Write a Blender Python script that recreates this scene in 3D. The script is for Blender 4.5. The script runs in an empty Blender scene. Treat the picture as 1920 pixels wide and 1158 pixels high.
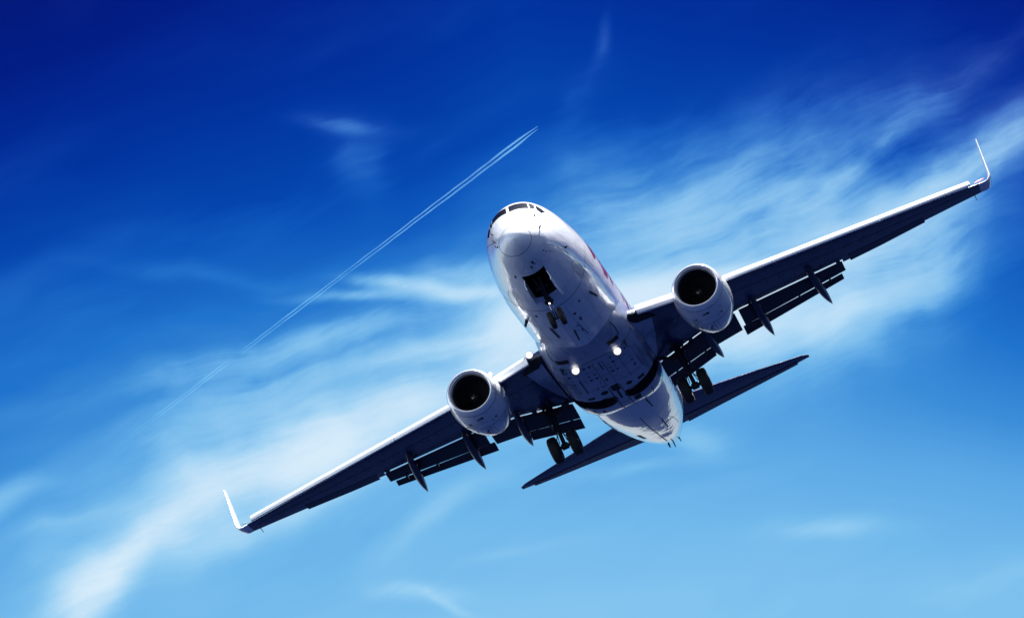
import bpy, bmesh, math, random
import numpy as np
from mathutils import Matrix, Vector
R_ = math.radians
random.seed(4)
sc = bpy.context.scene
COL = sc.collection

# ------------------------------------------------------------------ camera
cd = bpy.data.cameras.new('camera'); cam = bpy.data.objects.new('camera', cd); COL.objects.link(cam)
CAM_EL = 18.0
# the airliner flies almost level; the camera is rolled, so the frame hangs at a slant
SLANT = Vector((-.413, .065, .909)).normalized().rotation_difference(Vector((0, 0, 1))).to_matrix()
cam.matrix_world = Matrix.Translation((0, 0, 1.7)) @ (SLANT @ Matrix.Rotation(R_(90 + CAM_EL), 3, 'X')).to_4x4()
cd.sensor_width = 36.0
cd.lens = 36.0 * 6026.47 / 1920.0
cd.clip_start = 0.5; cd.clip_end = 200000.0
sc.camera = cam

# ------------------------------------------------------------------ exposure
sc.view_settings.view_transform = 'Standard'; sc.view_settings.look = 'None'
sc.view_settings.exposure = 1.9; sc.view_settings.gamma = 1.0
sc.view_settings.use_curve_mapping = False

# ------------------------------------------------------------------ sun
SUN_EL, SUN_AZ = 70.0, 19.0            # degrees; azimuth from +Y towards +X
sl = bpy.data.lights.new('sun', 'SUN'); sun = bpy.data.objects.new('sun', sl); COL.objects.link(sun)
sl.energy = 5.0; sl.angle = R_(0.53); sl.color = (1.0, 0.97, 0.92)
sdir = Vector((math.cos(R_(SUN_EL)) * math.sin(R_(SUN_AZ)), math.cos(R_(SUN_EL)) * math.cos(R_(SUN_AZ)), math.sin(R_(SUN_EL))))
sdir = SLANT @ sdir                     # azimuth and height above are given in the slanted frame
TRUE_EL = math.asin(sdir.z); TRUE_AZ = math.atan2(sdir.x, sdir.y)
sun.rotation_euler = sdir.to_track_quat('Z', 'Y').to_euler()
sun.location = sdir * 300

# ------------------------------------------------------------------ node helper
class NT:
    def __init__(s, tree): s.t = tree; s.n = tree.nodes; s.l = tree.links
    def node(s, kind, **kw):
        n = s.n.new(kind)
        for k, v in kw.items(): setattr(n, k, v)
        return n
    def put(s, sock, v):
        if hasattr(v, 'is_output'): s.l.new(v, sock)
        else: sock.default_value = v
    def m(s, op, a, b=0.0, c=0.0, clamp=False):
        n = s.node('ShaderNodeMath', operation=op); n.use_clamp = clamp
        s.put(n.inputs[0], a)
        if len(n.inputs) > 1: s.put(n.inputs[1], b)
        if op == 'MULTIPLY_ADD': s.put(n.inputs[2], c)
        return n.outputs[0]
    def ramp(s, f, stops, interp='LINEAR'):
        n = s.node('ShaderNodeValToRGB'); s.put(n.inputs[0], f); cr = n.color_ramp; cr.interpolation = interp
        while len(cr.elements) > 2: cr.elements.remove(cr.elements[-1])
        for i, (p, c) in enumerate(stops):
            e = cr.elements[i] if i < 2 else cr.elements.new(p)
            e.position = p
            e.color = tuple(c) + (1.0,) if len(c) == 3 else c
        return n.outputs[0]
    def mix(s, f, a, b, blend='MIX'):
        n = s.node('ShaderNodeMix', data_type='RGBA', blend_type=blend)
        s.put(n.inputs[0], f); s.put(n.inputs[6], a); s.put(n.inputs[7], b)
        return n.outputs[2]
    def noise(s, vec, scale, detail=4.0, rough=0.5, dist=0.0, dim='3D'):
        n = s.node('ShaderNodeTexNoise', noise_dimensions=dim)
        s.put(n.inputs['Vector'], vec); n.inputs['Scale'].default_value = scale
        n.inputs['Detail'].default_value = detail; n.inputs['Roughness'].default_value = rough; n.inputs['Distortion'].default_value = dist
        return n.outputs['Fac']
    def comb(s, x, y, z=0.0):
        n = s.node('ShaderNodeCombineXYZ'); s.put(n.inputs[0], x); s.put(n.inputs[1], y); s.put(n.inputs[2], z); return n.outputs[0]

def lin(r, g, b):
    f = lambda v: (v / 255.0 / 12.92) if v / 255.0 <= 0.04045 else ((v / 255.0 + 0.055) / 1.055) ** 2.4
    return (f(r), f(g), f(b))

# ------------------------------------------------------------------ world: sky with cirrus
w = bpy.data.worlds.new('World'); sc.world = w; w.use_nodes = True
T = NT(w.node_tree); T.n.clear()
out = T.node('ShaderNodeOutputWorld'); bg = T.node('ShaderNodeBackground'); T.l.new(bg.outputs[0], out.inputs[0])
BGS = 0.1
VEIL = 0.26
FRONT = 0.7       # extra gain of the cloud added behind the viewer as fill light
EXPO = 3.73        # linear gain of the exposure above
bg.inputs[1].default_value = BGS
sky = T.node('ShaderNodeTexSky', sky_type='NISHITA'); sky.sun_disc = False
sky.sun_elevation = TRUE_EL; sky.sun_rotation = TRUE_AZ; sky.altitude = 200; sky.air_density = 1.0; sky.dust_density = 0.4; sky.ozone_density = 2.0
tc = T.node('ShaderNodeTexCoord')
tsep = T.node('ShaderNodeSeparateXYZ'); T.l.new(tc.outputs['Generated'], tsep.inputs[0])
TEL = T.m('MULTIPLY', T.m('ARCSINE', tsep.outputs[2]), 57.29578)   # true elevation above the horizon
def along(v):                                                       # component of the direction along a fixed axis of the cloud field
    n = T.node('ShaderNodeVectorMath', operation='DOT_PRODUCT'); T.l.new(tc.outputs['Generated'], n.inputs[0]); n.inputs[1].default_value = SLANT @ Vector(v); return n.outputs['Value']
dx, dy, dz = along((1, 0, 0)), along((0, 1, 0)), along((0, 0, 1))
EL = T.m('MULTIPLY', T.m('ARCSINE', dz), 57.29578)            # elevation, degrees
AZ = T.m('MULTIPLY', T.m('ARCTAN2', dx, dy), 57.29578)        # azimuth from +Y, degrees
UV = T.comb(AZ, EL)
# warp of the whole cloud field
wn = T.node('ShaderNodeTexNoise', noise_dimensions='2D'); T.l.new(UV, wn.inputs['Vector']); wn.inputs['Scale'].default_value = 0.33; wn.inputs['Detail'].default_value = 2.5
wsep = T.node('ShaderNodeSeparateXYZ'); T.l.new(wn.outputs['Color'], wsep.inputs[0])
U = T.m('ADD', AZ, T.m('MULTIPLY', T.m('SUBTRACT', wsep.outputs[0], 0.5), 1.3))
V = T.m('ADD', EL, T.m('MULTIPLY', T.m('SUBTRACT', wsep.outputs[1], 0.5), 0.8))
# clear-sky colour: deep blue high and left of the view, paler low and towards the sun
Uc = T.m('MINIMUM', T.m('MAXIMUM', AZ, -14.0), 14.0)
Un = T.m('MINIMUM', Uc, 0.0); Up = T.m('MAXIMUM', Uc, 0.0)
eg = T.m('DIVIDE', T.m('SUBTRACT', EL, 13.0), 8.0)
lft = T.m('MULTIPLY_ADD', T.m('MULTIPLY', Un, Un), 0.015, T.m('MULTIPLY', Un, -0.30))
rgt = T.m('MULTIPLY_ADD', T.m('MULTIPLY', Up, Up), 0.018, T.m('MULTIPLY', Up, 0.10))
q = T.m('SUBTRACT', EL, 18.0)
q = T.m('MULTIPLY_ADD', lft, T.m('MINIMUM', T.m('MAXIMUM', eg, 0.6), 1.3), q)
q = T.m('MULTIPLY_ADD', rgt, T.m('MINIMUM', T.m('MAXIMUM', eg, 0.0), 1.3), q)
wob = T.m('MULTIPLY', T.m('SUBTRACT', T.noise(UV, 0.12, 3.0, 0.5, 0.0, '2D'), 0.5), 1.6)
q = T.m('ADD', q, wob)
# cirrus: (az, el, half length, half width, tilt deg, strength)
BL = [
 (-6.9, 13.6, 1.7, 0.30, 35, .95), (-5.3, 14.6, 1.6, 0.45, 24, .60), (-7.6, 12.7, 0.9, 0.35, 52, .8), (-7.0, 13.6, 2.6, 1.0, 30, .16), (-4.6, 14.2, 1.4, 0.22, 26, .35), (-6.0, 15.0, 0.8, 0.4, -30, .22),
 (-4.4, 15.1, 1.6, 0.22, 8, .55), (-3.4, 15.5, 1.4, 0.55, 20, 1.25), (-2.2, 15.9, 1.8, 0.55, 28, .50), (-1.1, 16.5, 1.4, 0.5, 30, .40), (-3.0, 16.4, 3.2, 1.3, 24, .16),
 (-0.05, 17.6, 0.8, 0.55, 24, 1.6), (0.6, 16.9, 1.2, 0.9, 20, .5), (2.6, 18.1, 1.3, 0.45, 10, 2.0), (3.2, 17.6, 1.5, 0.5, 14, 1.2), (4.6, 18.4, 2.2, 0.6, 22, .70), (6.6, 19.2, 2.4, 0.45, 26, .60), (8.9, 20.5, 1.8, 0.45, 30, .48),
 (3.8, 19.2, 3.4, 1.2, 16, .20), (5.2, 20.4, 3.6, 1.3, 24, .16), (2.4, 20.6, 2.6, 0.8, 6, .10), (3.0, 19.6, 2.4, 0.6, 4, .22), (8.2, 21.6, 2.4, 0.35, 30, .16), (6.4, 20.4, 1.6, 0.18, 30, .16), (5.4, 17.6, 2.0, 0.40, 16, .55), (5.8, 17.6, 2.6, 0.9, 18, .22), (7.4, 18.6, 1.6, 0.5, 28, .34),
 (-1.2, 18.35, 1.3, 0.12, -6, .75), (-0.9, 18.6, 1.2, 0.3, 4, .28), (-2.6, 18.25, 1.4, 0.10, 0, .22), (-5.9, 18.6, 1.6, 0.16, -4, .07), (-6.2, 16.6, 2.6, 0.30, 12, .10),
 (-3.3, 21.2, 0.75, 0.15, -8, .16), (-3.2, 21.35, 0.8, 0.3, -8, .05), (-2.95, 20.6, 0.35, 0.60, 10, .09), (1.88, 22.8, 0.13, 0.45, -12, .11), (1.6, 22.0, 0.7, 0.4, 40, .05),
 (-3.4, 17.5, 2.2, 0.25, 14, .22), (-1.6, 17.25, 1.6, 0.22, 14, .34), (-4.5, 16.5, 1.8, 0.22, 16, .24), (-5.0, 15.9, 1.6, 0.3, 20, .2),
 (-1.6, 13.1, 0.85, 0.15, -4, .34), (-1.0, 12.9, 0.5, 0.1, -24, .2), (-1.4, 14.3, 1.2, 0.20, 32, .2), (5.7, 14.0, 1.0, 0.16, 2, .26), (3.6, 15.6, 0.5, 0.28, -10, .2), (0.2, 13.7, 0.8, 0.10, 12, .10), (2.0, 15.1, 1.6, 0.12, 4, .08),
 (-9.3, 14.4, 0.8, 0.2, 24, .18), (-8.0, 14.1, 0.8, 0.15, 14, .14), (8.6, 13.0, 2.0, 0.4, 5, .08),
]
acc = None
for (u0, v0, L, W, ang, sg) in BL:
    ca, sa = math.cos(R_(ang)), math.sin(R_(ang))
    a = T.m('MULTIPLY_ADD', U, ca / L, T.m('MULTIPLY_ADD', V, sa / L, -(u0 * ca + v0 * sa) / L))
    b = T.m('MULTIPLY_ADD', U, -sa / W, T.m('MULTIPLY_ADD', V, ca / W, -(-u0 * sa + v0 * ca) / W))
    d2 = T.m('MULTIPLY_ADD', a, a, T.m('MULTIPLY', b, b))
    g = T.m('MULTIPLY', T.m('EXPONENT', T.m('MULTIPLY', d2, -1.0)), sg)
    acc = g if acc is None else T.m('ADD', acc, g)
# streaky fibre structure running up to the right
ca, sa = math.cos(R_(20)), math.sin(R_(20))
SU = T.m('MULTIPLY_ADD', U, ca, T.m('MULTIPLY', V, sa)); SV = T.m('MULTIPLY_ADD', U, -sa, T.m('MULTIPLY', V, ca))
fib = T.noise(T.comb(T.m('MULTIPLY', SU, 0.26), SV), 1.5, 6.0, 0.55, 0.1, '2D')
puf = T.noise(UV, 0.7, 5.0, 0.5, 0.0, '2D')
tex = T.m('ADD', T.m('MULTIPLY', fib, 1.0), T.m('MULTIPLY', puf, 0.9))       # about .95 mean
fin = T.noise(T.comb(T.m('MULTIPLY', SU, 0.13), SV), 5.0, 6.0, 0.62, 0.6, '2D')
tex = T.m('MULTIPLY_ADD', T.m('SUBTRACT', tex, 0.95), 1.25, 0.95)
tex = T.m('MULTIPLY_ADD', T.m('SUBTRACT', fin, 0.5), 0.5, tex)
rdg = T.m('SUBTRACT', 1.0, T.m('MULTIPLY', T.m('ABSOLUTE', T.m('SUBTRACT', T.noise(T.comb(T.m('MULTIPLY', SU, 0.16), SV), 3.1, 5.0, 0.5, 0.1, '2D'), 0.5)), 5.0))
tex = T.m('MULTIPLY_ADD', T.m('MAXIMUM', rdg, 0.0), 0.16, T.m('SUBTRACT', tex, 0.05))
tex = T.m('MAXIMUM', tex, 0.12)
# thin high veil
veil = T.m('MULTIPLY', T.m('SUBTRACT', T.noise(T.comb(T.m('MULTIPLY', SU, 0.25), SV), 0.5, 4.0, 0.5, 0.2, '2D'), 0.47, clamp=True), VEIL)
mask = T.m('ADD', T.m('MULTIPLY', acc, tex), veil)
mask = T.m('SUBTRACT', 1.0, T.m('EXPONENT', T.m('MULTIPLY', mask, -1.25)))
# out of view: bright broken cloud added behind the viewer as fill, haze round horizon
gen = T.noise(tc.outputs['Generated'], 2.2, 5.0, 0.55, 0.2)
away = T.m('SUBTRACT', 0.72, dy, clamp=True)
genm = T.m('MULTIPLY', T.m('MULTIPLY', T.m('SUBTRACT', gen, 0.24, clamp=True), 4.2, clamp=True), T.m('MINIMUM', T.m('MULTIPLY', away, 3.0), 1.0))
genm = T.m('MULTIPLY', genm, T.m('DIVIDE', T.m('SUBTRACT', TEL, 8.0), 7.0, clamp=True))
mask = T.m('MAXIMUM', mask, T.m('MULTIPLY', genm, 0.9))
sd0 = T.node('ShaderNodeVectorMath', operation='DOT_PRODUCT'); T.l.new(tc.outputs['Generated'], sd0.inputs[0]); sd0.inputs[1].default_value = sdir
mask = T.m('MAXIMUM', mask, T.m('POWER', T.m('MAXIMUM', sd0.outputs['Value'], 0.0), 14.0))
mask = T.m('MAXIMUM', mask, T.m('MINIMUM', T.m('MULTIPLY', T.m('SUBTRACT', 8.0, TEL), 0.1, clamp=True), 0.5))
q2 = T.m('SUBTRACT', q, T.m('MULTIPLY', mask, 13.0))
qf = T.m('DIVIDE', T.m('ADD', q2, 30.0), 60.0, clamp=True)      # -30..30 -> 0..1
st = lambda qq: (qq + 30.0) / 60.0
grad = T.ramp(qf, [(st(-22), lin(240, 250, 255)), (st(-17), lin(214, 238, 251)), (st(-12.5), lin(172, 216, 245)), (st(-8.5), lin(142, 203, 242)), (st(-4.4), lin(114, 185, 235)), (st(-2.6), lin(92, 168, 229)),
                   (st(-1.2), lin(60, 142, 217)), (st(0.5), lin(30, 114, 204)), (st(2.4), lin(11, 86, 187)), (st(3.2), lin(2, 69, 174)), (st(5.3), lin(0, 51, 158)), (st(7.0), lin(0, 38, 145)), (st(8.5), lin(0, 28, 132)), (st(12), lin(0, 14, 108)), (st(30), lin(0, 8, 84))])
grad = T.mix(T.m('MULTIPLY', T.m('MULTIPLY', mask, mask), 0.55, clamp=True), grad, (*lin(236, 246, 254), 1))
boost = T.m('MULTIPLY_ADD', T.m('MULTIPLY', genm, mask), FRONT, 1.0)
# bright aureole round the sun
sd = T.node('ShaderNodeVectorMath', operation='DOT_PRODUCT'); T.l.new(tc.outputs['Generated'], sd.inputs[0]); sd.inputs[1].default_value = sdir
aur = T.m('POWER', T.m('MAXIMUM', sd.outputs['Value'], 0.0), 14.0)
boost = T.m('MULTIPLY_ADD', aur, 2.5, boost)
gs = T.node('ShaderNodeVectorMath', operation='SCALE'); T.l.new(grad, gs.inputs[0]); T.put(gs.inputs[3], T.m('MULTIPLY', boost, 1.0 / BGS / EXPO))
col = T.mix(0.999, sky.outputs[0], gs.outputs[0])
T.l.new(col, bg.inputs[0])

# ------------------------------------------------------------------ materials
def mat(name, base=(.8, .8, .8), rough=.5, metal=0., coat=0., coat_rough=.03, var=0., vscale=(1, 1, 1), dirt=None, dirt_amt=0., spec=.5, rvar=0., bump=0., wave=0.):
    m = bpy.data.materials.new(name); m.use_nodes = True
    t = NT(m.node_tree); b = t.n['Principled BSDF']
    b.inputs['Base Color'].default_value = (*base, 1); b.inputs['Roughness'].default_value = rough; b.inputs['Metallic'].default_value = metal
    b.inputs['Coat Weight'].default_value = coat; b.inputs['Coat Roughness'].default_value = coat_rough; b.inputs['Specular IOR Level'].default_value = spec
    tcn = t.node('ShaderNodeTexCoord'); mp = t.node('ShaderNodeMapping'); t.l.new(tcn.outputs['Object'], mp.inputs[0]); mp.inputs['Scale'].default_value = vscale
    n1 = t.noise(mp.outputs[0], 1.3, 6., .6, .3)
    if var:
        f = t.m('MULTIPLY_ADD', t.m('SUBTRACT', n1, .5), 2 * var, 1.0)
        hsv = t.node('ShaderNodeVectorMath', operation='SCALE'); hsv.inputs[0].default_value = base; t.l.new(f, hsv.inputs[3])
        c = hsv.outputs[0]
        if dirt:
            n2 = t.noise(mp.outputs[0], 3.1, 8., .65, .8)
            k = t.m('MULTIPLY', t.m('MULTIPLY', t.m('SUBTRACT', n2, .5, clamp=True), 4., clamp=True), dirt_amt)
            c = t.mix(k, c, (*dirt, 1))
        t.l.new(c, b.inputs['Base Color'])
    if rvar:
        t.l.new(t.m('MULTIPLY_ADD', t.m('SUBTRACT', n1, .5), rvar, rough), b.inputs['Roughness'])
    if bump:
        bp = t.node('ShaderNodeBump'); bp.inputs['Strength'].default_value = bump; bp.inputs['Distance'].default_value = .02
        t.l.new(t.noise(mp.outputs[0], 6., 3.), bp.inputs['Height']); t.l.new(bp.outputs[0], b.inputs['Normal'])
    if wave:                                                          # slight ripple of the skin between frames
        bp = t.node('ShaderNodeBump'); bp.inputs['Strength'].default_value = wave; bp.inputs['Distance'].default_value = .25
        wv = t.node('ShaderNodeMapping'); t.l.new(tcn.outputs['Object'], wv.inputs[0]); wv.inputs['Scale'].default_value = (.9, 2.2, 2.2)
        t.l.new(t.noise(wv.outputs[0], 1.4, 2.), bp.inputs['Height']); t.l.new(bp.outputs[0], b.inputs['Normal']); t.l.new(bp.outputs[0], b.inputs['Coat Normal'])
    return m

M = {}
M['white'] = mat('gloss_white_paint', (.73, .77, .83), .3, coat=1., coat_rough=.035, var=.10, vscale=(.30, 1.8, 1.8), dirt=(.36, .38, .42), dirt_amt=.5, wave=.06)
M['line'] = mat('panel_gap', (.03, .035, .05), .6)
M['dark'] = mat('bay_black', (.008, .008, .01), .8)
M['red'] = mat('red_titles', (.26, .03, .03), .3, coat=.8)
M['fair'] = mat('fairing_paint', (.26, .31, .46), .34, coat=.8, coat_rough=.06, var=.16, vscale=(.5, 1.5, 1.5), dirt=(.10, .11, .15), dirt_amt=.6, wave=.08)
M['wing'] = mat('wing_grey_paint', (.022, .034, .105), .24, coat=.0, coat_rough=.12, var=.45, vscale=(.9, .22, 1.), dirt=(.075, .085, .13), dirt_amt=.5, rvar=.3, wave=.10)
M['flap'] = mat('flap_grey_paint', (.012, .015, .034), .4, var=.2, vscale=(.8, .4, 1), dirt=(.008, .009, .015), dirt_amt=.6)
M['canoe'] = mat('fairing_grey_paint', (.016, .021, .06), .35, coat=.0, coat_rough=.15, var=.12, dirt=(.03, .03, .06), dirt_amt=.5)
M['slat'] = mat('bare_leading_edge', (.86, .87, .89), .25, metal=.1, coat=.6, var=.05, vscale=(.5, .5, .5))
M['metal'] = mat('polished_lip', (.92, .93, .95), .2, metal=.6, var=.04)
M['nac'] = mat('nacelle_paint', (.70, .73, .79), .32, coat=.9, coat_rough=.05, var=.1, vscale=(.6, 1.5, 1.5), dirt=(.25, .27, .32), dirt_amt=.5)
M['inner'] = mat('intake_liner', (.03, .032, .04), .5)
M['fan'] = mat('fan_titanium', (.03, .03, .035), .4, metal=.6)
M['spin'] = mat('spinner_black', (.012, .012, .014), .35)
M['swirl'] = mat('swirl_white', (.8, .8, .8), .5)
M['rub'] = mat('tyre_rubber', (.012, .012, .013), .75, var=.2, bump=.2)
M['gear'] = mat('gear_steel', (.014, .015, .018), .5, metal=.2, var=.25, rvar=.2)
M['chrome'] = mat('oleo_chrome', (.8, .8, .82), .12, metal=1.)
M['rim'] = mat('rim_alloy', (.18, .18, .19), .4, metal=.7, var=.15)
M['glass'] = mat('cockpit_glass', (.006, .007, .01), .08, coat=0., spec=.35)
M['exh'] = mat('exhaust_metal', (.14, .12, .11), .4, metal=.9, var=.2)
def emis(name, c, s):
    m = bpy.data.materials.new(name); m.use_nodes = True; b = m.node_tree.nodes['Principled BSDF']
    b.inputs['Base Color'].default_value = (.8, .8, .8, 1); b.inputs['Emission Color'].default_value = (*c, 1); b.inputs['Emission Strength'].default_value = s
    return m
def lamp_mat():
    m = bpy.data.materials.new('lit_lamp'); m.use_nodes = True; t = NT(m.node_tree); b = t.n['Principled BSDF']
    lw = t.node('ShaderNodeLayerWeight'); lw.inputs[0].default_value = .5
    g = t.m('POWER', t.m('SUBTRACT', 1.0, lw.outputs['Facing']), 5.0)
    b.inputs['Base Color'].default_value = (.7, .7, .72, 1); b.inputs['Roughness'].default_value = .1; b.inputs['Emission Color'].default_value = (1, .98, .95, 1)
    t.l.new(t.m('MULTIPLY_ADD', g, 1.5, .03), b.inputs['Emission Strength']); return m
M['lamp'] = lamp_mat()
M['navr'] = emis('red_lamp', (1, .08, .04), .4)
M['navg'] = emis('green_lamp', (.05, .6, .3), .05)

# ------------------------------------------------------------------ unseen ground, out of frame; tinted blue to colour the bounce light on the belly
def ground():
    bm = bmesh.new(); bmesh.ops.create_circle(bm, cap_ends=True, segments=96, radius=90000)
    me = bpy.data.meshes.new('bounce_ground'); bm.to_mesh(me); bm.free(); o = bpy.data.objects.new('bounce_ground', me); COL.objects.link(o); o['kind'] = 'structure'
    m = bpy.data.materials.new('blue_bounce'); m.use_nodes = True; t = NT(m.node_tree); b = t.n['Principled BSDF']
    tcn = t.node('ShaderNodeTexCoord')
    c = t.ramp(t.noise(tcn.outputs['Object'], .02, 8., .6), [(.3, (.0026, .0064, .0245)), (.7, (.0055, .0105, .034))])
    t.l.new(c, b.inputs['Base Color']); b.inputs['Roughness'].default_value = .9; b.inputs['Specular IOR Level'].default_value = 0.0
    me.materials.append(m)
ground()

# ------------------------------------------------------------------ mesh helpers
BASE = np.array([15.0, 0., -2.2])      # the Empty stands at the belly, between the main gear
class MB:
    def __init__(s): s.v = []; s.f = []; s.m = []
    def pts(s, P):
        i = len(s.v); s.v.extend([tuple(float(q) for q in p) for p in P]); return i
    def face(s, idx, mi=0): s.f.append(tuple(idx)); s.m.append(mi)
    def grid(s, G, closed=False, cap0=False, cap1=False, mi=0):
        n, k = len(G), len(G[0]); i0 = s.pts([p for r in G for p in r])
        for i in range(n - 1):
            for j in range(k if closed else k - 1):
                a, b = i0 + i * k + j, i0 + i * k + (j + 1) % k
                s.face((a, b, b + k, a + k), mi)
        if cap0: s.face(range(i0, i0 + k), mi)
        if cap1: s.face(range(i0 + (n - 1) * k, i0 + n * k), mi)
    def tube(s, path, rad, seg=14, mi=0, caps=True):
        path = [np.array(p, float) for p in path]; rad = rad if hasattr(rad, '__len__') else [rad] * len(path); G = []
        for i, p in enumerate(path):
            d = path[min(i + 1, len(path) - 1)] - path[max(i - 1, 0)]; d = d / np.linalg.norm(d)
            u = np.cross(d, (0, 1, 0) if abs(d[1]) < .8 else (0, 0, 1)); u /= np.linalg.norm(u); v = np.cross(d, u)
            G.append([p + rad[i] * (math.cos(t) * u + math.sin(t) * v) for t in np.linspace(0, 2 * math.pi, seg, endpoint=False)])
        s.grid(G, True, caps, caps, mi)
    def lathe(s, c, ax, prof, seg=32, mi=0):
        """prof: list of (axial, radius); closed loop not needed"""
        c = np.array(c, float); ax = np.array(ax, float); ax /= np.linalg.norm(ax)
        u = np.cross(ax, (0, 0, 1) if abs(ax[2]) < .8 else (1, 0, 0)); u /= np.linalg.norm(u); v = np.cross(ax, u)
        G = [[c + ax * a + r * (math.cos(t) * u + math.sin(t) * v) for t in np.linspace(0, 2 * math.pi, seg, endpoint=False)] for a, r in prof]
        s.grid(G, True, prof[0][1] > 1e-4, prof[-1][1] > 1e-4, mi)
    def box(s, lo, hi, mi=0):
        x0, y0, z0 = lo; x1, y1, z1 = hi
        i = s.pts([(x0, y0, z0), (x1, y0, z0), (x1, y1, z0), (x0, y1, z0), (x0, y0, z1), (x1, y0, z1), (x1, y1, z1), (x0, y1, z1)])
        for q in ((0, 3, 2, 1), (4, 5, 6, 7), (0, 1, 5, 4), (1, 2, 6, 5), (2, 3, 7, 6), (3, 0, 4, 7)): s.face([i + k for k in q], mi)
    def prism(s, poly, d, mi=0):
        """poly: 3D outline, d: extrusion vector"""
        n = len(poly); i = s.pts(poly); j = s.pts([np.array(p) + np.array(d) for p in poly])
        s.face(range(i, i + n), mi); s.face(range(j + n - 1, j - 1, -1), mi)
        for k in range(n): s.face((i + k, i + (k + 1) % n, j + (k + 1) % n, j + k), mi)
    def build(s, name, mats, parent=None, smooth=38, base=BASE, weld=True):
        me = bpy.data.meshes.new(name)
        me.from_pydata([tuple(np.array(p) - base) for p in s.v], [], s.f)
        mats = mats if isinstance(mats, (list, tuple)) else [mats]
        for q in mats: me.materials.append(M[q] if isinstance(q, str) else q)
        me.polygons.foreach_set('material_index', s.m)
        bm = bmesh.new(); bm.from_mesh(me)
        if weld: bmesh.ops.remove_doubles(bm, verts=bm.verts, dist=1e-5)
        bmesh.ops.recalc_face_normals(bm, faces=bm.faces); bm.to_mesh(me); bm.free()
        me.shade_smooth(); me.set_sharp_from_angle(angle=R_(smooth))
        o = bpy.data.objects.new(name, me); COL.objects.link(o)
        if parent: o.parent = parent
        return o

# ------------------------------------------------------------------ the airliner's frame: x aft from the nose, y to starboard, z up
MW = np.array([[0.248004, -0.900981, -0.355987], [0.968628, 0.224806, 0.105837], [-0.015331, -0.371066, 0.928480]])
SL = np.array(SLANT); MW = SL @ MW
CC = np.array([-105.31009, -10.406006, -47.852847])
loc = np.array([0, 0, 1.7]) + MW @ (BASE - CC)
root = bpy.data.objects.new('airliner', None); COL.objects.link(root)
root.matrix_world = Matrix([[*MW[0], loc[0]], [*MW[1], loc[1]], [*MW[2], loc[2]], [0, 0, 0, 1]])
root['label'] = 'white twin-engined airliner banking overhead with landing gear, slats and flaps extended'
root['category'] = 'aeroplane'

# ------------------------------------------------------------------ fuselage
# x, ztop, zbot, halfwidth, zmid
FT=[(0,-.79,-.79,.0,-.79),(.06,-.58,-.96,.20,-.78),(.15,-.45,-1.06,.33,-.77),(.35,-.26,-1.20,.51,-.75),(.7,-.02,-1.36,.74,-.70),(1.1,.26,-1.50,.95,-.62),
(1.5,.58,-1.61,1.08,-.50),(1.9,.94,-1.70,1.20,-.36),(2.2,1.25,-1.75,1.29,-.26),(2.6,1.60,-1.81,1.40,-.16),(3.0,1.79,-1.86,1.49,-.10),(3.6,1.90,-1.91,1.61,-.04),(4.4,1.965,-1.95,1.72,0.),(5.5,2.0,-1.99,1.84,0.),(7,2.005,-2.005,1.91,0.),
(18,2.005,-2.005,1.93,0.),(19.2,2.005,-1.97,1.93,.01),(20.5,2.005,-1.83,1.92,.06),(22,2.0,-1.57,1.87,.18),(24,1.98,-1.18,1.73,.40),(25.6,1.94,-.85,1.56,.56),(27,1.89,-.57,1.34,.70),(28,1.84,-.34,1.15,.82),(29.5,1.73,.07,.86,.96),(30.8,1.60,.48,.58,1.06),(31.6,1.50,.75,.40,1.12),(32.0,1.42,.90,.24,1.15)]
FT=np.array(FT)
def pchip(xk,yk,x):
    h=np.diff(xk); d=np.diff(yk)/h; n=len(xk); m=np.zeros(n)
    for i in range(1,n-1):
        if d[i-1]*d[i]>0:
            w1=2*h[i]+h[i-1]; w2=h[i]+2*h[i-1]; m[i]=(w1+w2)/(w1/d[i-1]+w2/d[i])
    m[0]=d[0]; m[-1]=d[-1]
    i=np.clip(np.searchsorted(xk,x)-1,0,n-2); t=(x-xk[i])/h[i]
    return (1+2*t)*(1-t)**2*yk[i]+t*(1-t)**2*h[i]*m[i]+t*t*(3-2*t)*yk[i+1]+t*t*(t-1)*h[i]*m[i+1]
SQ=np.sqrt(FT[:,0])
def fsec(x):
    s=np.sqrt(np.maximum(x,0)); return [pchip(SQ,FT[:,k],s) for k in (1,2,3,4)]
def fpt(x,th):
    zt,zb,w,zc=fsec(np.asarray(x,float)); c,s=np.cos(th),np.sin(th)
    return np.stack([np.asarray(x,float)+0*c,w*c-.08,np.where(s>0,zc+(zt-zc)*s,zc+(zc-zb)*s)],-1)

D2 = math.pi / 180
def fnormal(fn, x, th):
    a = fn(x + .01, th) - fn(max(x - .01, 1e-4), th); b = fn(x, th + .01) - fn(x, th - .01)
    n = np.cross(b, a); n /= np.linalg.norm(n)
    c = fn(x, th); mid = .5 * (fn(x, 0.) + fn(x, math.pi)); mid = mid + np.array([.3 if x < 4 else 0, 0, 0])
    return n if n @ (c - mid) > 0 else -n
def patch(mb, fn, A, B, mi=0, off=.006, na=None, nb=4):
    """strip on a skin between polylines A and B of (x, theta deg)"""
    A, B = np.array(A, float), np.array(B, float)
    def dens(P, n):
        t = np.linspace(0, len(P) - 1, n); i = np.minimum(t.astype(int), len(P) - 2); f = (t - i)[:, None]; return P[i] * (1 - f) + P[i + 1] * f
    na = na or max(8, 3 * len(A)); A, B = dens(A, na), dens(B, na); G = []
    for a, b in zip(A, B):
        row = []
        for t in np.linspace(0, 1, nb):
            x, th = a * (1 - t) + b * t; th *= D2; row.append(fn(x, th) + off * fnormal(fn, x, th))
        G.append(row)
    mb.grid(G, mi=mi)
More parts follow.
